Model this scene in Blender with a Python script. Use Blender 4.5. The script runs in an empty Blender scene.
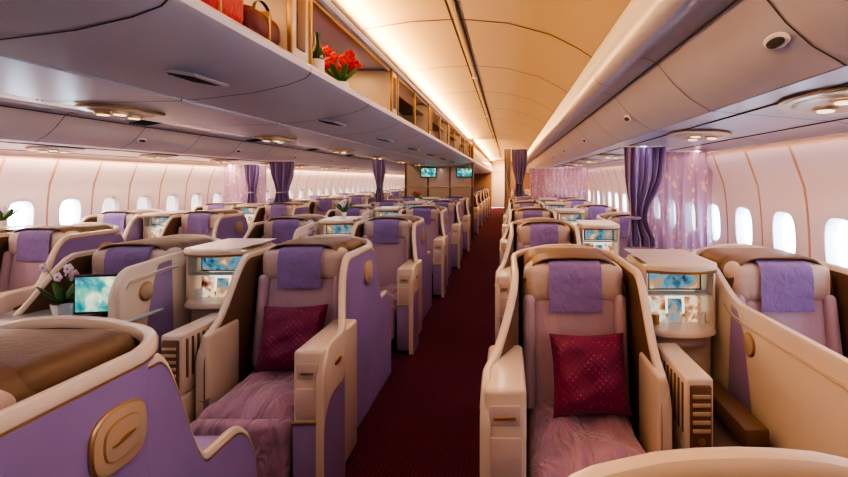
import bpy, bmesh, math, random
from mathutils import Matrix, Vector
random.seed(4)
S=bpy.context.scene
COL=S.collection
try:
    S.view_settings.view_transform='AgX'; S.view_settings.look='AgX - High Contrast'; S.view_settings.exposure=.0
except Exception: pass
# ---------------------------------------------------------------- materials
def mat(name,col,rough=.5,metal=0,emit=None,es=0,bump=0,bscale=40,var=0,vscale=6,sheen=0,coat=0,bd=.03,stretch=None):
    m=bpy.data.materials.new(name); m.use_nodes=True
    nt=m.node_tree; b=nt.nodes['Principled BSDF']
    b.inputs['Base Color'].default_value=(*col,1); b.inputs['Roughness'].default_value=rough
    b.inputs['Metallic'].default_value=metal
    if sheen: b.inputs['Sheen Weight'].default_value=sheen
    if coat: b.inputs['Coat Weight'].default_value=coat; b.inputs['Coat Roughness'].default_value=.15
    if emit: b.inputs['Emission Color'].default_value=(*emit,1); b.inputs['Emission Strength'].default_value=es
    tc=nt.nodes.new('ShaderNodeTexCoord')
    if bump:
        n=nt.nodes.new('ShaderNodeTexNoise'); n.inputs['Scale'].default_value=bscale; n.inputs['Detail'].default_value=3
        n.inputs['Distortion'].default_value=.8
        bp=nt.nodes.new('ShaderNodeBump'); bp.inputs['Strength'].default_value=bump; bp.inputs['Distance'].default_value=bd
        mp=nt.nodes.new('ShaderNodeMapping')
        if stretch: mp.inputs['Scale'].default_value=stretch; mp.inputs['Rotation'].default_value=(0,0,.5)
        nt.links.new(tc.outputs['Object'],mp.inputs[0]); nt.links.new(mp.outputs[0],n.inputs['Vector']); nt.links.new(n.outputs['Fac'],bp.inputs['Height'])
        nt.links.new(bp.outputs['Normal'],b.inputs['Normal'])
    if var:
        n=nt.nodes.new('ShaderNodeTexNoise'); n.inputs['Scale'].default_value=vscale; n.inputs['Detail'].default_value=4
        r=nt.nodes.new('ShaderNodeValToRGB'); e=r.color_ramp.elements
        e[0].position=.3;e[1].position=.7
        e[0].color=(*[c*(1-var) for c in col],1); e[1].color=(*[min(1,c*(1+var)) for c in col],1)
        nt.links.new(tc.outputs['Object'],n.inputs['Vector']); nt.links.new(n.outputs['Fac'],r.inputs['Fac'])
        nt.links.new(r.outputs['Color'],b.inputs['Base Color'])
    return m
M={}
M['purple']=mat('purple_shell',(.31,.23,.47),.33,var=.06,vscale=3,coat=.25)
M['cream']=mat('cream_plastic',(.66,.56,.45),.28,coat=.35)
M['gold']=mat('gold_trim',(.50,.33,.16),.3,.75)
M['badge']=mat('badge_enamel',(.50,.37,.24),.35,coat=.3)
M['tan']=mat('tan_lining',(.17,.10,.055),.42,bump=.1)
M['mauve']=mat('mauve_fabric',(.38,.21,.31),.42,bump=1,bscale=4,var=.2,vscale=5,sheen=.5,bd=.06,stretch=(3,1,1))
M['mauveb']=mat('mauve_back_fabric',(.44,.32,.40),.48,bump=.5,bscale=4,sheen=.4,bd=.04,stretch=(2,1,1))
M['ivory']=mat('ivory_fabric',(.56,.45,.41),.6,bump=.3,bscale=9,sheen=.3)
M['lilac']=mat('lilac_cloth',(.24,.17,.40),.85,bump=.4,bscale=18,var=.1,sheen=.4)
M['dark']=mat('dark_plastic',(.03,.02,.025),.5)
M['panel']=mat('cabin_panel',(.50,.49,.57),.28,var=.02)
M['seam']=mat('dark_seam',(.07,.06,.065),.8)  # even dark colour of the panel seams and slats
M['amber_glow']=mat('painted_joint_glow',(.58,.36,.25),.6)  # orange glow along the wall joints, painted in as amber colour
M['ceil']=mat('ceiling_panel',(.60,.50,.38),.42)
M['wall']=mat('sidewall_panel',(.74,.64,.63),.42)
M['white']=mat('white_frame',(.80,.80,.84),.4)
M['wood']=mat('bin_liner',(.19,.10,.055),.45,var=.15)
M['lens']=mat('reading_lens',(.9,.85,.7),.3,emit=(1,.8,.5),es=1.5)
M['red']=mat('red_leather',(.42,.010,.015),.4,bump=.2)
M['wine']=mat('wine_leather',(.12,.012,.015),.4)
M['black']=mat('black_leather',(.02,.015,.02),.4)
M['petal']=mat('red_petal',(.70,.02,.04),.5)
M['leaf']=mat('leaf',(.06,.18,.04),.5)
M['pinkp']=mat('orchid_petal',(.75,.62,.78),.5)
M['ceramic']=mat('white_ceramic',(.80,.80,.80),.2)
M['glassy']=mat('smoked_acrylic',(.45,.48,.52),.08)
M['bottle']=mat('bottle_glass',(.03,.07,.03),.08)
M['paperA']=mat('magazine_cover',(.75,.7,.65),.4)
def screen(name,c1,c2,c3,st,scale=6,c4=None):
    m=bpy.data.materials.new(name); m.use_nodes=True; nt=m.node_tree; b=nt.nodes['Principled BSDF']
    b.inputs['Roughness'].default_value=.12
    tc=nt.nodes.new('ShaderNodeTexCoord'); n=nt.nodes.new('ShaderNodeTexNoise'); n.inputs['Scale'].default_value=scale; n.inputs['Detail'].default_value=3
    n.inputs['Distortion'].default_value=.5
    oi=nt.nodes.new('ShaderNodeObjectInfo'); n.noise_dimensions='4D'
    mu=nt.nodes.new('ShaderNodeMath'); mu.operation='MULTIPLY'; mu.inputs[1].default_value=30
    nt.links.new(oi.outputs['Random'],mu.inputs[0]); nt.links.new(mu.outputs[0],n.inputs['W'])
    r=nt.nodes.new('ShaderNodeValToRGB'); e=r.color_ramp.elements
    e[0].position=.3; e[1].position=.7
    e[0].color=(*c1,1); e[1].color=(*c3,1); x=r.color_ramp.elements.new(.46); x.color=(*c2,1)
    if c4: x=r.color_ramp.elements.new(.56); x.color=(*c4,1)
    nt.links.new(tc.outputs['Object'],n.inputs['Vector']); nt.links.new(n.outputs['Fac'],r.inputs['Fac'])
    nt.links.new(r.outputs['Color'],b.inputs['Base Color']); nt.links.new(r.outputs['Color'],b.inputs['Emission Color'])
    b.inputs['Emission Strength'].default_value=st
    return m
M['screen']=screen('monitor_picture',(.01,.06,.12),(.03,.24,.28),(.75,.8,.6),1.1,11,(.14,.40,.30))
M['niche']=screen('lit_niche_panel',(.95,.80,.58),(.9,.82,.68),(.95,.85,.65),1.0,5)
M['picA']=screen('display_picture_a',(.015,.03,.06),(.10,.26,.34),(.85,.70,.45),.95,13,(.40,.22,.10))
M['picB']=screen('display_picture_b',(.08,.02,.02),(.45,.25,.14),(.20,.34,.42),.9,16,(.80,.72,.55))
def carpet():
    m=bpy.data.materials.new('maroon_carpet'); m.use_nodes=True; nt=m.node_tree; b=nt.nodes['Principled BSDF']
    b.inputs['Roughness'].default_value=.95; b.inputs['Specular IOR Level'].default_value=.15
    tc=nt.nodes.new('ShaderNodeTexCoord'); v=nt.nodes.new('ShaderNodeTexVoronoi'); v.inputs['Scale'].default_value=42
    v.inputs['Randomness'].default_value=.2
    r=nt.nodes.new('ShaderNodeValToRGB'); e=r.color_ramp.elements
    e[0].position=.12; e[0].color=(.14,.035,.06,1); e[1].position=.3; e[1].color=(.065,.012,.030,1)
    nt.links.new(tc.outputs['Object'],v.inputs['Vector']); nt.links.new(v.outputs['Distance'],r.inputs['Fac'])
    nt.links.new(r.outputs['Color'],b.inputs['Base Color'])
    return m
M['carpet']=carpet()
def pillowmat():
    m=bpy.data.materials.new('magenta_brocade'); m.use_nodes=True; nt=m.node_tree; b=nt.nodes['Principled BSDF']
    b.inputs['Roughness'].default_value=.55; b.inputs['Sheen Weight'].default_value=.2
    tc=nt.nodes.new('ShaderNodeTexCoord'); mp=nt.nodes.new('ShaderNodeMapping'); mp.inputs['Rotation'].default_value=(0,0,math.radians(45))
    v=nt.nodes.new('ShaderNodeTexVoronoi'); v.inputs['Scale'].default_value=46; v.inputs['Randomness'].default_value=0
    r=nt.nodes.new('ShaderNodeValToRGB'); e=r.color_ramp.elements
    e[0].position=.14; e[0].color=(.36,.05,.17,1); e[1].position=.32; e[1].color=(.16,.008,.065,1)
    bp=nt.nodes.new('ShaderNodeBump'); bp.inputs['Strength'].default_value=.4; bp.inputs['Distance'].default_value=.01; bp.invert=True
    nt.links.new(v.outputs['Distance'],bp.inputs['Height']); nt.links.new(bp.outputs[0],b.inputs['Normal'])
    nt.links.new(tc.outputs['Object'],mp.inputs[0]); nt.links.new(mp.outputs[0],v.inputs['Vector']); nt.links.new(v.outputs['Distance'],r.inputs[0]); nt.links.new(r.outputs[0],b.inputs['Base Color'])
    return m
M['pillow']=pillowmat()
def sheer():
    m=bpy.data.materials.new('sheer_curtain'); m.use_nodes=True; nt=m.node_tree; b=nt.nodes['Principled BSDF']
    b.inputs['Roughness'].default_value=.8
    tc=nt.nodes.new('ShaderNodeTexCoord'); v=nt.nodes.new('ShaderNodeTexVoronoi'); v.inputs['Scale'].default_value=11
    r=nt.nodes.new('ShaderNodeValToRGB'); e=r.color_ramp.elements
    e[0].position=.2; e[0].color=(.85,.58,.48,1); e[1].position=.3; e[1].color=(.52,.35,.52,1)
    nt.links.new(tc.outputs['Object'],v.inputs['Vector']); nt.links.new(v.outputs['Distance'],r.inputs['Fac'])
    nt.links.new(r.outputs['Color'],b.inputs['Base Color'])
    out=nt.nodes['Material Output']; tr=nt.nodes.new('ShaderNodeBsdfTransparent'); tl=nt.nodes.new('ShaderNodeBsdfTranslucent')
    nt.links.new(r.outputs['Color'],tl.inputs['Color'])
    m1=nt.nodes.new('ShaderNodeMixShader'); m1.inputs[0].default_value=.5
    m2=nt.nodes.new('ShaderNodeMixShader'); m2.inputs[0].default_value=.14
    nt.links.new(b.outputs[0],m1.inputs[1]); nt.links.new(tl.outputs[0],m1.inputs[2])
    nt.links.new(m1.outputs[0],m2.inputs[1]); nt.links.new(tr.outputs[0],m2.inputs[2]); nt.links.new(m2.outputs[0],out.inputs[0])
    return m
M['sheer']=sheer()
M['velvet']=mat('purple_velvet',(.23,.15,.33),.55,sheen=.6)
M['beigecurt']=mat('beige_curtain',(.50,.38,.27),.8)
def glassm():
    m=bpy.data.materials.new('window_pane'); m.use_nodes=True; nt=m.node_tree
    out=nt.nodes['Material Output']; tr=nt.nodes.new('ShaderNodeBsdfTransparent'); tr.inputs[0].default_value=(.85,.95,1,1)
    g=nt.nodes.new('ShaderNodeBsdfGlossy'); g.inputs['Roughness'].default_value=.05
    mx=nt.nodes.new('ShaderNodeMixShader'); mx.inputs[0].default_value=.06
    nt.links.new(tr.outputs[0],mx.inputs[1]); nt.links.new(g.outputs[0],mx.inputs[2]); nt.links.new(mx.outputs[0],out.inputs[0])
    return m
M['pane']=glassm()
def shade():
    m=bpy.data.materials.new('window_shade'); m.use_nodes=True; nt=m.node_tree
    out=nt.nodes['Material Output']; d=nt.nodes['Principled BSDF']; d.inputs['Base Color'].default_value=(.8,.7,.66,1)
    tl=nt.nodes.new('ShaderNodeBsdfTranslucent'); tl.inputs[0].default_value=(.9,.70,.55,1)
    mx=nt.nodes.new('ShaderNodeMixShader'); mx.inputs[0].default_value=.12
    nt.links.new(d.outputs[0],mx.inputs[1]); nt.links.new(tl.outputs[0],mx.inputs[2]); nt.links.new(mx.outputs[0],out.inputs[0])
    return m
M['shade']=shade()
# ---------------------------------------------------------------- builder
class B:
    def __init__(s): s.bm=bmesh.new(); s.mats=[]
    def mi(s,k):
        if k not in s.mats: s.mats.append(k)
        return s.mats.index(k)
    def merge(s,t,k,mtx=None):
        i=s.mi(k)
        if mtx is not None: bmesh.ops.transform(t,matrix=mtx,verts=t.verts)
        for f in t.faces: f.material_index=i; f.smooth=True
        me=bpy.data.meshes.new('t'); t.to_mesh(me); s.bm.from_mesh(me); bpy.data.meshes.remove(me); t.free()
    def box(s,x0,x1,y0,y1,z0,z1,k,bev=.01,seg=2,rot=None):
        t=bmesh.new(); bmesh.ops.create_cube(t,size=1)
        sx,sy,sz=abs(x1-x0),abs(y1-y0),abs(z1-z0)
        bmesh.ops.scale(t,vec=(sx,sy,sz),verts=t.verts)
        if bev: bmesh.ops.bevel(t,geom=t.edges[:],offset=min(bev,.49*min(sx,sy,sz)),segments=seg,profile=.5,affect='EDGES')
        m=Matrix.Translation(((x0+x1)/2,(y0+y1)/2,(z0+z1)/2))
        if rot: m=m@Matrix.Rotation(rot[0],4,'X')@Matrix.Rotation(rot[1],4,'Y')@Matrix.Rotation(rot[2],4,'Z')
        s.merge(t,k,m)
    def cyl(s,p,r1,r2,h,k,n=20,mtx=None):
        t=bmesh.new(); bmesh.ops.create_cone(t,cap_ends=True,segments=n,radius1=r1,radius2=r2,depth=h)
        m=Matrix.Translation(p)
        if mtx is not None: m=m@mtx
        s.merge(t,k,m)
    def sph(s,p,sc,k,mtx=None,n=12):
        t=bmesh.new(); bmesh.ops.create_uvsphere(t,u_segments=n,v_segments=n//2+2,radius=1)
        m=Matrix.Translation(p)
        if mtx is not None: m=m@mtx
        s.merge(t,k,m@Matrix.Diagonal((*sc,1)))
    def grid(s,rows,k,close=False):
        vs=[[s.bm.verts.new(p) for p in r] for r in rows]
        n=len(vs[0])
        for a in range(len(vs)-1):
            for b in range(n if close else n-1):
                q=[vs[a][b],vs[a+1][b],vs[a+1][(b+1)%n],vs[a][(b+1)%n]]
                try: f=s.bm.faces.new(q)
                except ValueError: continue
                f.smooth=True; f.material_index=s.mi(k[b] if isinstance(k,list) else k)
        return vs
    def cap(s,vs,k):
        f=s.bm.faces.new(vs); f.material_index=s.mi(k)
    def ell(s,c,u,v,n,ru,rv,th,k,p=2.5,N=28):
        c=Vector(c);u=Vector(u).normalized();v=Vector(v).normalized();n=Vector(n).normalized()
        rows=[]
        for sc,h in ((1,0),(1,.6),(.93,1),(.0,1.05)):
            r=[]
            for i in range(N):
                a=2*math.pi*i/N; ca,sa=math.cos(a),math.sin(a)
                rr=(abs(ca)**p+abs(sa)**p)**(-1/p)
                r.append(c+u*(ca*rr*ru*max(sc,.001))+v*(sa*rr*rv*max(sc,.001))+n*(th*h))
            rows.append(r)
        s.grid(rows,k,close=True)
    def mesh(s,name,recalc=False):
        me=bpy.data.meshes.new(name)
        if recalc: bmesh.ops.recalc_face_normals(s.bm,faces=s.bm.faces)
        s.bm.to_mesh(me); s.bm.free()
        for k in s.mats: me.materials.append(M[k])
        try: me.set_sharp_from_angle(angle=math.radians(42))
        except Exception: pass
        return me
    def obj(s,name,loc=(0,0,0),rot=(0,0,0),recalc=False):
        return place(s.mesh(name,recalc),name,loc,rot)
def place(me,name,loc=(0,0,0),rot=(0,0,0),sc=(1,1,1)):
    o=bpy.data.objects.new(name,me); COL.objects.link(o); o.location=loc; o.rotation_euler=rot; o.scale=sc
    return o
def ss(a,b,x):
    t=max(0,min(1,(x-a)/(b-a))); return t*t*(3-2*t)
# ---------------------------------------------------------------- seats
def rimwall(b,pts,T,inner='tan'):
    rows=[]; n=len(pts)
    for i,(x,y,h,bd) in enumerate(pts):
        p0=Vector(pts[max(0,i-1)][:2]);p1=Vector(pts[min(n-1,i+1)][:2]); t=(p1-p0).normalized()
        nn=Vector((t.y,-t.x))
        def P(o,z): return (x+nn.x*o*T,y+nn.y*o*T,z)
        rows.append([P(0,0),P(0,max(.02,h-bd-.008)),P(0,max(.03,h-bd)),P(0,h-.018),P(.15,h-.005),P(.5,h),P(.85,h-.005),P(1,h-.018),P(1,h-.03),P(1,.3),P(1,0)])
    vs=b.grid(rows,['purple','gold','cream','cream','cream','cream','cream','cream',inner,inner])
    b.cap(vs[0],'cream'); b.cap(vs[-1][::-1],'cream')
def cushion(b):
    NX,NY=30,36; rows=[]
    for j in range(NY+1):
        y=-.66+.68*j/NY; r=[]
        for i in range(NX+1):
            x=-.262+.524*i/NX
            u=2*i/NX-1; v=2*j/NY-1
            edge=(max(0,1-abs(u)**6)*max(0,1-abs(v)**8))**.5
            fold=.012*math.sin(9*x+14*y+2.2*math.sin(7*x-3*y))+.007*math.sin(31*x-11*y+2*math.sin(13*y))+.006*math.sin(23*y+9*x*x*8)
            r.append((x,y,.335+.155*edge+fold*edge))
        rows.append(r)
    b.grid(rows,'mauve')
def seat(name,L,R,ottoman=True):
    b=B(); W=.33; T=.040; r=.15; YB=.50
    def side(D,sg):
        ys=[0,.004,.015,.035,.065,.1,.15]+[.15+(D['len']-.15+YB-r)*i/20 for i in range(1,21)]
        out=[]
        for d in ys:
            y=-D['len']+d
            x=sg*(W+D['flare']*(1-ss(-.5,-.1,y)))
            a0=D.get('a',-.42)
            h=D['h']+(1.15-D['h'])*ss(a0,a0+.36,y)
            if d<.12: h-=.16*(1-math.sqrt(max(0,1-(1-d/.12)**2)))
            band=(.22 if not D['cream'] else h-.1)*(1-ss(-.45,-.2,y))+.035
            if D['cream']: band=min(h-.05,band if y<-.1 else h-.1)
            out.append((x,y,h,band))
        return out
    pts=side(L,-1)
    for i in range(1,7):
        a=math.pi/2*i/6; pts.append((-W+r-r*math.cos(a),YB-r+r*math.sin(a),1.15+.03*i/6,.035))
    for i in range(1,6):
        x=-W+r+(2*W-2*r)*i/6; pts.append((x,YB,1.18+.02*(1-(x/.2)**2),.035))
    for i in range(6,0,-1):
        a=math.pi/2*i/6; pts.append((W-r+r*math.cos(a),YB-r+r*math.sin(a),1.15+.03*i/6,.035))
    pts+=side(R,1)[::-1]
    rimwall(b,pts,T)
    b.box(-.255,.255,.12,.462,1.0,1.185,'tan',.07,5)
    N=20; rows=[]
    for i in range(N+1):
        a=math.pi*i/N; ca,sa=math.cos(a),math.sin(a)
        ex=abs(ca)**.45*(1 if ca>=0 else -1); ez=abs(sa)**.45
        def A(rx,rz,y): return (-ex*rx,y,.70+ez*rz)
        rows.append([A(.268,.485,.16),A(.268,.485,.02),A(.273,.492,-.003),A(.280,.498,.0),A(.284,.50,.02),A(.284,.50,.16)])
    b.grid(rows,'tan')
    b.box(-.255,.255,-.645,.02,.28,.42,'mauve',.05,4)
    cushion(b)
    b.box(-.25,.25,-.72,-.63,.12,.43,'mauve',.035,3,(math.radians(-8),0,0))
    b.box(-.225,.225,-.06,.06,.42,1.00,'mauveb',.05,4,(math.radians(-9),0,0))
    for sx in(-1,1): b.box(sx*.205,sx*.265,-.09,.10,.44,1.0,'mauveb',.03,3,(math.radians(-9),0,0))
    b.box(-.262,.262,-.03,.14,.955,1.165,'ivory',.06,4)
    pr=[(-.052,.925),(-.050,1.0),(-.046,1.10),(-.036,1.145),(-.012,1.170),(.03,1.178),(.09,1.176),(.135,1.168)]
    rows=[]
    for j in range(9):
        x=-.135+.27*j/8
        rows.append([(x,y-.0025*math.sin(j*1.7+i*.8),z) for i,(y,z) in enumerate(pr)])
    b.grid(rows,'lilac')
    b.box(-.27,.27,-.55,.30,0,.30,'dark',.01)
    for sg,D in((-1,L),(1,R)):
        f=D['flare']; y0=-D['len']+.03; X1=W+f-.012; big=D['len']>.6
        X0=.275
        if D['h']<.95:
            b.box(sg*X0,sg*X1,y0-.02,-.20,.05,D['h']-.012,'cream',.022,3)
            b.box(sg*X0,sg*X1,y0-.026,y0,.03,D['h']-.36,'purple',.01)
            b.box(sg*(X0-.002),sg*X1,y0-.030,y0,D['h']-.362,D['h']-.352,'gold',.003)
            if big:
                b.box(sg*.295,sg*(X1-.02),y0-.026,y0,D['h']-.15,D['h']-.07,'ivory',.01)
                b.box(sg*(.315),sg*(X1-.04),y0-.030,y0,D['h']-.125,D['h']-.113,'gold',.003)
                b.box(sg*.29,sg*(X1-.015),y0-.027,y0,D['h']-.34,D['h']-.19,'ivory',.01)
                b.ell((sg*(W+f+.001),-.55,D['h']-.12),(0,1,0),(0,0,1),(sg,0,0),.04,.016,.005,'gold')
        if not D['cream']:
            b.ell((sg*(W),.27,.96),(0,1,0),(0,0,1),(sg,0,0),.082,.080,.008,'gold',3)
            b.ell((sg*(W+.008),.27,.96),(0,1,0),(0,0,1),(sg,0,0),.076,.074,.004,'badge',3)
            b.ell((sg*(W+.012),.27,.96),(0,1,.0),(0,0,1),(sg,0,0),.054,.050,.002,'gold',3)
            b.ell((sg*(W+.014),.27,.96),(0,1,.0),(0,0,1),(sg,0,0),.051,.047,.002,'badge',3)
            b.ell((sg*(W+.016),.27,.96),(0,1,.15),(0,0,1),(sg,0,0),.036,.008,.002,'gold',2)
        else:
            b.ell((sg*(W+f),-.3,D['h']-.16),(0,1,0),(0,0,1),(sg,0,0),.05,.055,.005,'gold',2)
            b.ell((sg*(W+f+.005),-.3,D['h']-.16),(0,1,0),(0,0,1),(sg,0,0),.04,.045,.004,'badge',2)
            for dz in(.075,.09):
                rr=[]
                for i in range(17):
                    y=-D['len']+.06+(D['len']-.12)*i/16
                    a0=D.get('a',-.42); h=D['h']+(1.15-D['h'])*ss(a0,a0+.36,y)-dz
                    if i==0: h-=.03
                    X=sg*(W+f)
                    rr.append([(X,y,h-.004),(X+sg*.005,y,h),(X,y,h+.004)])
                b.grid(rr,'badge' if dz>.08 else 'cream')
    if ottoman:
        fin=[]
        for i in range(41):
            y=.36+.54*i/40; d=.90-y
            h=.72+.40*(1-ss(.40,.615,y))
            if d<.16: h-=.30*(1-math.sqrt(max(0,1-(1-d/.16)**2)))
            fin.append((y,h))
        rimwall(b,[(-.328,y,h,.025) for y,h in fin],.03,'purple')
        rimwall(b,[(.328,y,h,.025) for y,h in fin][::-1],.03,'purple')
        b.box(-.30,.30,.45,.89,0,.65,'purple',.09,4)
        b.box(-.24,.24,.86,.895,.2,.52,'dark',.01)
    return b.mesh(name)
armR=dict(len=.68,h=.83,flare=.12,cream=False)
armL=dict(len=.72,h=.80,flare=.10,cream=False)
short=dict(len=.5,h=.80,flare=.04,cream=False)
shortp=dict(len=.5,h=.80,flare=.0,cream=False)
tall=dict(len=1.0,h=1.01,flare=.0,cream=True,a=-.2)
tall2=dict(len=.5,h=1.13,flare=.0,cream=True,a=-.42)
SA_R=seat('seat_aisle_right',armR,shortp)
SA_L=seat('seat_aisle_left',shortp,armL)
SB_R=seat('seat_window_right',tall,short)
SB_R2=seat('seat_window_right_b',shortp,short)
SB_C=seat('seat_centre_inner',armL,tall2)
def pillow():
    b=B(); N=22
    for sg in(1,-1):
        rows=[]
        for i in range(N+1):
            u=-1+2*i/N; r=[]
            for j in range(N+1):
                v=-1+2*j/N
                th=.062*max(0,(1-u**4)*(1-v**4))**.55*(1+.10*math.sin(6*u+3*v)+.07*math.sin(9*v-4*u))
                x=.185*u*(1-.07*(1-v*v)); y=.185*v*(1-.07*(1-u*u))
                r.append((x,y,sg*th))
            rows.append(r if sg>0 else r[::-1])
        b.grid(rows,'pillow')
    bmesh.ops.remove_doubles(b.bm,verts=b.bm.verts,dist=.0005)
    return b.mesh('pillow',True)
PIL=pillow()
def console(w):
    b=B(); h=w/2
    b.box(-h,h,-.62,.0,0,.50,'cream',.03,3)
    b.box(-h+.02,h-.02,-.60,-.02,.49,.512,'tan',.008)
    b.box(-h,h,.0,.40,0,.84,'cream',.03,3)
    b.ell((0,-.01,.815),(1,0,0),(0,1,0),(0,0,1),h,.11,.03,'cream',2.4)
    b.ell((0,-.01,.76),(1,0,0),(0,1,0),(0,0,1),h*.75,.07,.055,'ivory',2.2)
    b.box(-h+.01,h-.01,.16,.40,.84,1.15,'cream',.02)
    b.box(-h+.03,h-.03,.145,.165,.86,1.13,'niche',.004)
    for sx in(-1,1): b.box(sx*(h-.014),sx*h,-.03,.17,.84,1.15,'cream',.004)
    rows=[]
    for i in range(17):
        u=-1+2*i/16; x=h*u; y=-.04-.06*(1-u*u)
        rows.append([(x,.40,1.125),(x,y,1.125),(x,y-.006,1.14),(x,y-.006,1.165),(x,y+.004,1.175),(x,.40,1.178)])
    b.grid(rows,['cream','gold','cream','cream','cream'])
    b.box(-h+.01,h-.01,-.02,.15,1.0,1.006,'glassy',.002)
    b.box(-h+.035,h-.035,.060,.078,1.012,1.118,'dark',.004)
    b.box(-h+.045,h-.045,.056,.061,1.020,1.110,'picA',.001)
    x=-h+.03
    for ww,k,hh in((.10,'picB',.135),(.075,'picA',.12),(.085,'picB',.13)):
        b.box(x,x+ww,.05,.056,.847,.847+hh,k,.001,1,(math.radians(-6),0,0)); x+=ww+.014
    b.cyl((h-.06,.0,.88),.018,.022,.06,'ceramic',14); b.cyl((-h+.06,.0,.875),.02,.02,.05,'gold',14)
    b.box(-h+.0,-h+.11,-.56,-.16,.50,.81,'cream',.012,3)
    for i in range(8): b.box(-h-.004,-h+.01,-.53+i*.042,-.515+i*.042,.58,.78,'tan',.002)
    b.box(-h+.012,-h+.098,-.572,-.555,.53,.785,'tan',.008)
    for i in range(5): b.box(-h+.02,-h+.09,-.578,-.570,.60+i*.034,.615+i*.034,'badge',.002)
    b.ell((-h+.055,-.573,.565),(1,0,0),(0,0,1),(0,-1,0),.014,.014,.006,'gold')
    b.box(h-.12,h-.02,-.55,-.10,.512,.60,'tan',.01)
    return b.mesh('console')
CON=console(.36)
def put_seat(me,x,y): return place(me,'business_class_seat',(x,y,0))
def put_pillow(x,y,z=.675,r=0):
    place(PIL,'throw_pillow',(x,y,z),(math.radians(66),0,r))
for k in range(0,11):
    y=.35+2*k-(.16 if k==0 else 0)
    put_seat(SA_R,.345,y)
    place(CON,'seat_console',(.89,y,0))
    if k<2: put_seat(SB_R,1.43,y)
    else: put_seat(SB_R2,1.43,y+.9 if k<5 else y)
for k in range(0,6):
    y=.85+2*k
    put_seat(SA_L,-1.30,y)
    place(CON,'seat_console',(-1.84,y,0),(0,0,0),(-1,1,1))
    put_seat(SB_C,-2.38,y)
for k in range(0,11):
    y=1.8+2*k
    put_seat(SA_L,-3.96,y)
    place(CON,'seat_console',(-4.5,y,0),(0,0,0),(-1,1,1))
    put_seat(SB_R2,-5.04,y)
for k in range(0,5):
    y=14.0+2*k
    put_seat(SA_L,-1.30,y); put_seat(SB_C,-2.38,y)
put_pillow(.39,2.35-.20,r=.03); put_pillow(-1.27,2.85-.20,r=.12)
put_pillow(-2.4,2.65)
# ---------------------------------------------------------------- shell
Y0,Y1=-1.6,26.0
def extr(name,pts,k,y0=Y0,y1=Y1,nseg=1,mirror=False):
    b=B(); rows=[]
    for i in range(nseg+1):
        y=y0+(y1-y0)*i/nseg
        rows.append([((-3.6-x) if mirror else x,y,z) for x,z in pts])
    b.grid(rows,k); return b.obj(name)
b=B(); b.box(-6.0,2.4,Y0,Y1,-.06,0,'carpet',0); b.obj('floor')
b=B(); b.box(-6.1,2.5,Y0-.1,Y1+.1,2.95,3.0,'ceil',0)
for x in(2.5,-6.1): b.box(x-.02,x+.02,Y0-.1,Y1+.1,1.86,3.0,'ceil',0)
b.obj('sky_block_shell')  # unseen outer shell, added above the ceiling to block sky light
def wx(z): return 2.16-.10*((z-1.0)/.9)**2-.06*ss(1.5,1.88,z)
def wall(name,sg):
    b=B(); BW=.6; zc=1.16; a=.14; c=.19; top=1.88
    ang=sorted([2*math.pi*i/40 for i in range(40)]+[math.atan2(sy,sx)%(2*math.pi) for sx,sy in((.3,top-zc),(-.3,top-zc),(-.3,-zc),(.3,-zc))])
    def X(z,off=0):
        v=wx(z)+off; return v if sg>0 else -3.6-v
    n=int((Y1-Y0)/BW)
    for i in range(n+1):
        yc=Y0+.02+BW*(i+.5)
        if yc>Y1: break
        def ringset(spec):
            rings=[]
            for t,off in spec:
                ring=[]
                for w in ang:
                    cw,sw=math.cos(w),math.sin(w)
                    p=3.2; rr=(abs(cw/a)**p+abs(sw/c)**p)**(-1/p)
                    iy,iz=cw*rr,sw*rr
                    lim=[]
                    if abs(cw)>1e-6: lim.append(.3/abs(cw))
                    if sw>1e-6: lim.append((top-zc)/sw)
                    if sw<-1e-6: lim.append(zc/-sw)
                    R=min(lim); oy,oz=cw*R,sw*R
                    y=iy+(oy-iy)*t; z=zc+iz+(oz-iz)*t
                    ring.append((X(max(0,z),off),yc+y,z))
                rings.append(ring)
            return rings
        b.grid(ringset(((0,0),(.04,-.004),(.12,0),(.25,0),(.45,0),(.7,0),(.92,0))),'wall',close=True)
        b.grid(ringset(((.92,0),(.95,.008),(1,.016))),'amber_glow',close=True)
        rec=[]
        for s_,off in((1,0),(.93,.025),(.86,.07)):
            ring=[]
            for w in ang:
                cw,sw=math.cos(w),math.sin(w); p=3.2; rr=(abs(cw/a)**p+abs(sw/c)**p)**(-1/p)*s_
                ring.append((X(zc+sw*rr,off),yc+cw*rr,zc+sw*rr))
            rec.append(ring)
        b.grid(rec,'white',close=True)
        shut=(sg<0 and yc>6.0) or (sg>0 and yc>9 and i%2)
        w_=B(); ring=[(x+(.001 if sg>0 else -.001),y-yc,z) for x,y,z in rec[-1]]
        w_.cap([w_.bm.verts.new(q) for q in ring],'pane')
        if shut:
            ring=[(x-(.02 if sg>0 else -.02),(y-yc)*1.03,zc+(z-zc)*1.03) for x,y,z in rec[-1]]
            w_.cap([w_.bm.verts.new(q) for q in ring],'shade')
        w_.obj('window_%d'%(i+1+(100 if sg<0 else 0)),(0,yc,0))
    return b.obj(name)
wall('wall_right',1); wall('wall_left',-1)
side=[(.60,2.50),(.60,2.44),(.615,2.40)]
for i in range(9):
    a=math.pi*(1.0+.62*i/8); side.append((.70+.085*math.cos(a),2.37+.095*math.sin(a)))
side+=[(.745,2.285),(.80,2.27),(.84,2.24),(.93,2.13),(1.02,2.05),(1.10,2.005),(1.13,1.985),(1.135,2.0),(1.145,1.985),(1.5,1.955),(1.85,1.925),(1.97,1.905),(2.01,1.88)]
extr('bin_row_right',side,'panel'); extr('bin_row_left',side,'panel',mirror=True)
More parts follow.
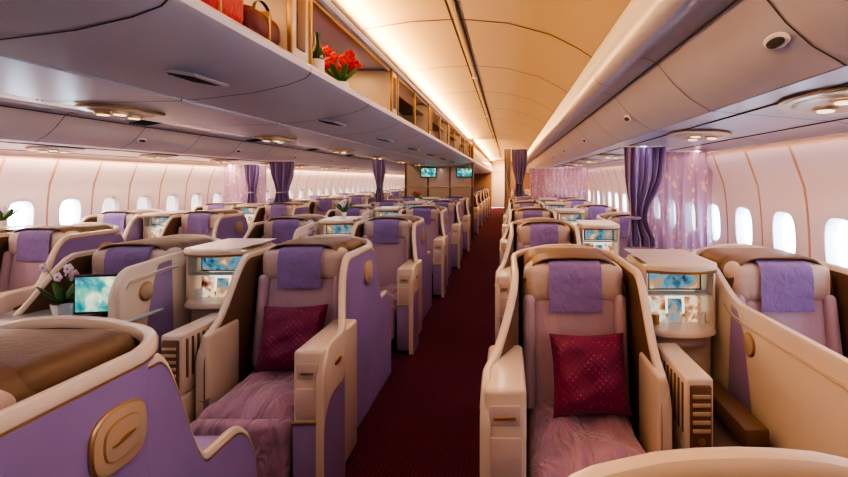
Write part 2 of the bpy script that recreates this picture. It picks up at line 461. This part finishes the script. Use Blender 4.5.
def seams(name,pts,ys,mirror=False,off=-.003,w=.008):
    b=B()
    for y in ys:
        rows=[]
        for dy in(0,w): rows.append([((-3.6-x) if mirror else x,y+dy,z+off) for x,z in pts])
        b.grid(rows,'seam')
    return b.obj(name)
sp=[(x-.002,z) for x,z in side[12:-1]]
ys=[.5+1.0*i for i in range(25)]
seams('trim_1',sp,ys); seams('trim_2',sp,ys,True)
vs_=[(x-.003,z) for x,z in side[2:12]]
seams('trim_8',vs_,[1.2+2.0*i for i in range(12)],w=.006)
b=B()
for x,z in((1.30,1.969),(1.80,1.928),(.82,2.247)):
    for mx in(0,1):
        X=-3.6-x if mx else x
        b.box(X-.004,X+.004,Y0,Y1,z-.003,z+.004,'seam',0)
b.obj('trim_3')
va=[(-1.5,2.62),(-1.25,2.64),(-1.0,2.68),(-.7,2.73),(-.35,2.75),(0,2.72),(.3,2.64),(.5,2.54),(.598,2.475)]
extr('ceiling',va,'ceil'); extr('ceiling_left_aisle',va,'ceil',mirror=True)
seams('trim_4',va,[.6+1.3*i for i in range(20)],off=-.003,w=.014); seams('trim_5',va,[.6+1.3*i for i in range(20)],True,off=-.003,w=.01)
b=B()
for x in(-.40,-.33): b.box(x-.006,x+.006,Y0,Y1,2.742,2.748,'seam',0)
b.box(-.385,-.345,Y0,Y1,2.738,2.747,'ceil',.003)
for y in range(8): b.ell((-.37,2+3*y,2.737),(1,0,0),(0,1,0),(0,0,-1),.03,.03,.01,'white',2)
b.obj('trim_6')
half=[(-.97,2.14),(-.915,2.135),(-.895,2.115),(-.895,2.09),(-.92,2.065),(-1.0,2.035),(-1.15,2.0),(-1.35,1.975),(-1.46,1.965),(-1.465,1.985),(-1.48,1.985),(-1.485,1.962),(-1.8,1.955)]
full=half+[(-3.6-x,z) for x,z in half[::-1][1:]]
b=B(); rows=[[(x,y,z) for x,z in full] for y in(Y0,11.9)]
b.grid(rows,'panel'); b.box(-2.63,-.97,Y0,11.9,2.11,2.135,'wood',0)
b.box(-1.82,-1.78,Y0,11.9,2.13,2.60,'wood',0)
for mx in(0,1):
    def q(x): return -3.6-x if mx else x
    b.box(q(-1.75),q(-.93),Y0,11.9,2.50,2.545,'panel',.012)
    b.box(q(-.965),q(-.925),Y0,11.9,2.545,2.57,'cream',.006)
    b.box(q(-.975),q(-.955),Y0,11.9,2.475,2.505,'gold',.004)
    y=.25-1.7
    while y<11.7:
        b.box(q(-1.78),q(-.945),y,y+.20,2.135,2.50,'cream',.02,3)
        b.box(q(-.955),q(-.935),y-.005,y+.012,2.14,2.50,'gold',.003); b.box(q(-.955),q(-.935),y+.188,y+.205,2.14,2.50,'gold',.003)
        b.box(q(-.95),q(-.937),y+.06,y+.14,2.19,2.45,'wood',.006)
        if y>3.5 and y<11:
            ye=min(y+1.7,11.88)
            b.box(q(-.97),q(-.945),y+.93,y+.96,2.14,2.50,'gold',.003)
            b.box(q(-1.7),q(-1.0),y+.2,ye,2.37,2.385,'wood',.002)
            b.box(q(-.975),q(-.95),y+.2,ye,2.135,2.16,'gold',.003)
        y+=1.7
b.obj('overhead_bin_centre')
seams('trim_7',full[2:-2],[.34+.85*i for i in range(14)])
b=B(); b.grid([[(x,y,z) for x,z in full] for y in(12.15,Y1)],'panel')
for mx in(0,1):
    def q(x): return -3.6-x if mx else x
    b.box(q(-1.1),q(-.95),12.15,Y1,2.13,2.55,'cream',.02)
b.obj('overhead_bin_rear')
def vent(x,y,z,tilt,sx=.14,sy=.20):
    b=B(); b.box(-sx/2,sx/2,-sy/2,sy/2,-.012,0,'panel',.006)
    b.box(-sx/2+.02,sx/2-.02,-sy/2+.02,sy/2-.02,-.014,-.004,'dark',.002)
    for i in range(5): b.box(-sx/2+.02,sx/2-.02,-sy/2+.03+i*(sy-.06)/5,-sy/2+.04+i*(sy-.06)/5,-.018,-.006,'seam',.001)
    b.obj('air_vent',(x,y,z),(0,tilt,0))
for i in range(7):
    y=1.7+1.3*i
    vent(-1.18,y,1.992,math.radians(10))
    if i<5: vent(-2.42,y,1.992,math.radians(-10))
def psu(x,y,z,tilt,s=1):
    b=B()
    def E(cx,cy,cz,ru,rv,th,k,p=2.2,N=28): b.ell((cx*s,cy*s,cz),(1,0,0),(0,1,0),(0,0,-1),ru*s,rv*s,th,k,p,N)
    E(0,0,0,.19,.27,.012,'gold'); E(0,0,-.010,.178,.257,.004,'cream')
    E(0,0,-.013,.145,.21,.005,'gold'); E(0,0,-.017,.135,.20,.004,'badge')
    for dx,dy in((-.055,-.09),(.055,-.09),(0,.09)):
        E(dx,dy,-.020,.042,.055,.012,'gold',2,16); E(dx,dy,-.031,.028,.038,.005,'lens',2,16)
    b.obj('reading_light_panel',(x,y,z),(0,tilt,0))
for i in range(11):
    y=1.98+1.5*i
    psu(1.47,y,1.950,math.radians(5),1.12); psu(-5.10,y+.1,1.950,math.radians(-5))
    if i<6: psu(-1.95,y+.3,1.953,0,.75)
b=B()
for i in range(10):
    for X,sg in((.955,1),(-4.555,-1)):
        b.ell((X,1.6+2*i,2.095),(0,1,0),(.7*sg,0,-.7),(-.7*sg,0,-.7),.07,.03,.006,'white',2.2)
        b.ell((X-.004*sg,1.6+2*i,2.089),(0,1,0),(.7*sg,0,-.7),(-.7*sg,0,-.7),.05,.018,.006,'seam',2.2)
b.obj('bin_latch_row')
b=B(); b.box(-2.75,-.92,11.95,12.10,0,2.6,'wood',.01)
for x in(-2.68,-2.10,-1.52): b.box(x,x+.54,11.93,11.95,.9,2.05,'badge',.01)
b.box(-2.72,-.95,11.92,11.95,1.40,1.43,'gold',.004)
b.obj('wall_divider')
def tv(x,y,z,w,h):
    b=B(); b.box(-w/2,w/2,-.03,.0,-h/2,h/2,'dark',.008); b.box(-w/2+.02,w/2-.02,-.034,-.028,-h/2+.02,h/2-.02,'screen',.001)
    b.obj('wall_monitor',(x,y,z))
tv(-2.1,11.92,1.80,.42,.26); tv(-1.15,11.92,1.80,.42,.26)
b=B(); b.box(-6.1,-.95,Y1,Y1+.1,0,3,'wood',0); b.box(.1,2.5,Y1,Y1+.1,0,3,'wood',0); b.box(-.95,.1,Y1,Y1+.1,2.1,3,'cream',0)
b.box(-.95,.1,Y1+.05,Y1+.1,0,2.1,'cream',0)
b.obj('wall_back')
b=B(); b.box(-.9,.05,Y1+.0,Y1+.04,0.01,2.08,'ivory',.01); b.box(-.1,-.06,Y1-.04,Y1,.95,1.1,'gold',.01); b.obj('door_1')
b=B(); b.box(-6.1,2.5,Y0-.1,Y0,0,3,'cream',0); b.obj('light_block_front')  # unseen end wall behind the camera, added to keep sky light out
# ---------------------------------------------------------------- curtains
def curtain(name,x0,x1,y,zt,zb,k,folds=7,amp=.04,tie=None,tw=.45):
    b=B(); rows=[]; NX=folds*8; NZ=24; xc=(x0+x1)/2 if tie is None else tie[0]
    for i in range(NX+1):
        u=i/NX; r=[]
        for j in range(NZ+1):
            v=j/NZ; z=zt+(zb-zt)*v; x=x0+(x1-x0)*u; am=amp
            if tie:
                g=math.exp(-((z-tie[1])/.28)**2)*(1-tw)
                if z<tie[1]: g=max(g,(1-tw)*.6)
                x=x+(xc-x)*g
            ph=2*math.pi*folds*u
            r.append((x+.012*math.sin(ph*.5+v*3),y+am*math.sin(ph+.6*math.sin(v*4))*(.7+.3*v),z))
        rows.append(r)
    b.grid(rows,k)
    b.box(x0-.02,x1+.02,y-.015,y+.015,zt-.002,zt+.014,'white',.004)
    if tie: b.sph((xc,y,tie[1]),((x1-x0)*tw*.52+.006,amp+.015,.018),'velvet')
    return b.obj(name)
curtain('tied_curtain',1.16,1.58,4.50,1.93,.93,'velvet',6,.045,(1.25,1.22),.38)
curtain('sheer_curtain',1.42,2.09,4.58,1.885,.90,'sheer',9,.03)
curtain('tied_curtain',.10,.50,11.42,2.38,.95,'velvet',5,.05,(.28,1.5),.5)
curtain('beige_curtain',-.10,.07,11.30,2.38,.75,'beigecurt',4,.03)
curtain('sheer_curtain',.55,2.02,11.42,1.895,.93,'sheer',14,.03)
curtain('tied_curtain',-4.75,-4.25,8.95,1.97,.85,'velvet',6,.04,(-4.5,1.35),.5)
curtain('sheer_curtain',-5.66,-4.8,8.95,1.885,.85,'sheer',9,.03)
curtain('tied_curtain',-5.2,-4.9,8.86,1.90,.85,'velvet',4,.03,(-5.05,1.35),.5)
curtain('tied_curtain',-3.5,-3.15,11.6,2.35,.6,'velvet',5,.04,(-3.3,1.4),.5)
# ---------------------------------------------------------------- props
b=B(); b.box(-2.86,-2.03,2.34,2.66,.826,.846,'glassy',.006); b.box(-2.87,-2.02,2.332,2.345,.822,.85,'gold',.004); b.obj('tray_table')
b=B(); b.box(-.15,.15,-.012,.012,.02,.235,'dark',.008); b.box(-.138,.138,-.0145,-.011,.033,.222,'screen',.001)
b.box(-.02,.02,0,.02,0,.06,'dark',.004); b.box(-.08,.08,-.03,.05,0,.008,'dark',.003); b.obj('seat_monitor',(-2.22,2.48,.847),(0,0,math.radians(8)))
def flowers(name,loc,petal,n=9,h=.22,spread=.08,vr=.045,vh=.08,ps=.022):
    b=B(); b.cyl((0,0,vh/2),vr*.75,vr,vh,'ceramic',24); b.cyl((0,0,vh*.98),vr*.9,vr*.9,.006,'dark',20)
    for i in range(n):
        a=random.uniform(0,6.28); s=spread*random.uniform(.3,1); hh=vh+h*random.uniform(.55,1)
        p=Vector((s*math.cos(a),s*math.sin(a),hh)); q0=Vector((0,0,vh)); rows=[]
        for t in range(5):
            t/=4; c=q0.lerp(p,t)+Vector((0,0,.03*math.sin(t*3.1)))
            rows.append([(c.x+.0025*math.cos(w),c.y+.0025*math.sin(w),c.z) for w in(0,2.1,4.2)])
        b.grid(rows,'leaf',close=True)
        for kk in range(5):
            w=kk*1.2566
            b.sph(p+Vector((math.cos(w)*ps*.8,-.3*ps,math.sin(w)*ps*.8)),(ps*.7,ps*.3,ps*.7),petal,n=8)
        b.sph(p+Vector((0,-.5*ps,0)),(ps*.3,)*3,'gold',n=8)
    for i in range(7):
        a=i*.9; b.sph((.06*math.cos(a),.06*math.sin(a),vh+.05),(.075,.018,.008),'leaf',Matrix.Rotation(a,4,'Z')@Matrix.Rotation(-.8,4,'Y'),10)
    b.obj(name,loc)
flowers('potted_orchid',(-2.47,2.50,.847),'pinkp',8,.22,.09,.055,.07,.018)
flowers('flower_pot',(-1.06,2.85,2.136),'petal',18,.17,.13,.055,.08,.023)
flowers('bud_vase',(-1.84,4.85+.2,1.18),'pinkp',6,.12,.06,.03,.06,.016)
flowers('bud_vase',(-4.5,4.0,1.18),'pinkp',6,.12,.06,.03,.06,.016)
flowers('bud_vase',(-1.84,8.85+.2,1.18),'petal',6,.12,.06,.03,.06,.018)
def bottle(x,y,z,k='bottle'):
    b=B(); prof=[(.0,0),(.032,0),(.035,.01),(.035,.15),(.028,.18),(.012,.21),(.012,.26),(.014,.262),(.014,.275),(0,.276)]
    rows=[[(max(r,.0005)*math.cos(w),max(r,.0005)*math.sin(w),zz) for w in[2*math.pi*i/16 for i in range(16)]] for r,zz in prof]
    b.grid(rows,k,close=True); b.cyl((0,0,.09),.0357,.0357,.07,'paperA',16); b.obj('wine_bottle',(x,y,z))
bottle(-1.05,2.48,2.136)
b=B(); rows=[[(r*math.cos(w),r*math.sin(w),zz) for w in[2*math.pi*i/16 for i in range(16)]] for r,zz in((.001,.002),(.025,.0),(.03,.09),(.028,.09),(.023,.008),(.001,.006))]
b.grid(rows,'glassy',close=True); b.obj('water_glass',(-2.36,2.40,.847))
def bag(name,loc,w,d,h,k,rz=0):
    b=B(); b.box(-w/2,w/2,-d/2,d/2,0,h,k,.05,4); b.box(-w/2-.004,w/2+.004,-.006,.006,.02,h+.002,'gold',.003)
    for sx in(-1,1):
        rows=[]
        for i in range(13):
            a=math.pi*i/12; c=Vector((sx*w*.35,d*.25*math.cos(a),h-.01+.05*math.sin(a)))
            rows.append([(c.x+.007*math.cos(t),c.y+.007*math.sin(t)*abs(math.sin(a)),c.z+.007*math.sin(t)*abs(math.cos(a))+.001*math.cos(t)) for t in(0,1.57,3.14,4.71)])
        b.grid(rows,'black',close=True)
    b.obj(name,loc,(0,0,rz))
bag('travel_bag',(-1.13,1.50,2.136),.34,.34,.20,'red'); bag('handbag',(-1.06,1.81,2.136),.20,.24,.14,'wine')
bag('travel_bag',(-1.25,4.4,2.136),.34,.5,.16,'black'); bag('handbag',(-1.2,6.3,2.136),.3,.4,.16,'wine'); bag('travel_bag',(-1.25,8.0,2.136),.34,.5,.16,'black')
# ---------------------------------------------------------------- lights
def area(name,loc,rot,sx,sy,col,p,spread=180):
    l=bpy.data.lights.new(name,'AREA'); l.shape='RECTANGLE'; l.size=sx; l.size_y=sy; l.color=col; l.energy=p; l.spread=math.radians(spread)
    o=bpy.data.objects.new(name,l); COL.objects.link(o); o.location=loc; o.rotation_euler=rot; return o
YC=(Y0+Y1)/2; LY=Y1-Y0-.4
area('cove_light',(-.99,5.2,2.59),(0,math.radians(-125),0),.05,13.2,(1,.53,.15),210)
area('cove_light',(-2.61,5.2,2.59),(0,math.radians(125),0),.05,13.2,(1,.60,.25),70)
area('cove_light',(-.9,19,2.60),(0,math.radians(-125),0),.05,13,(1,.53,.15),340)
area('aisle_fill_light',(-.15,YC,2.66),(0,0,0),.12,LY,(1,.84,.72),90)  # soft fill added over both aisles, no fixture modelled
area('aisle_fill_light',(-3.4,YC,2.66),(0,0,0),.12,LY,(1,.84,.72),90)
area('sidewall_wash_light',(1.93,YC,1.895),(0,math.radians(12),0),.05,LY,(1,.66,.56),75)
area('sidewall_wash_light',(-5.53,YC,1.895),(0,math.radians(-12),0),.05,LY,(1,.70,.50),290)
area('cabin_fill_row',(1.35,YC,1.94),(0,0,0),.06,LY,(.94,.84,.98),34)  # general fill strips added under the bins, separate from the reading lights
area('cabin_fill_row',(-1.8,5.2,1.94),(0,0,0),.08,13.2,(.94,.84,.98),24)
area('cabin_fill_row',(-4.9,YC,1.94),(0,0,0),.06,LY,(.98,.84,.92),36)
for i in range(8):
    area('bin_lamp',(-1.25,-.5+1.7*i,2.49),(0,0,0),.3,1.2,(1,.60,.25),5)
area('galley_light',(-.4,24.5,2.5),(0,0,0),.8,1.5,(1,.68,.36),160)
w=bpy.data.worlds.new('sky'); S.world=w; w.use_nodes=True
w.node_tree.nodes['Background'].inputs[0].default_value=(.74,.86,1,1); w.node_tree.nodes['Background'].inputs[1].default_value=17
# ---------------------------------------------------------------- camera
c=bpy.data.cameras.new('camera'); c.sensor_width=36; c.lens=450/848*36; c.shift_x=-84/848; c.shift_y=-58.5/848; c.clip_start=.05
o=bpy.data.objects.new('camera',c); COL.objects.link(o); o.location=(0,0,1.6); o.rotation_euler=(math.radians(90),0,0); S.camera=o
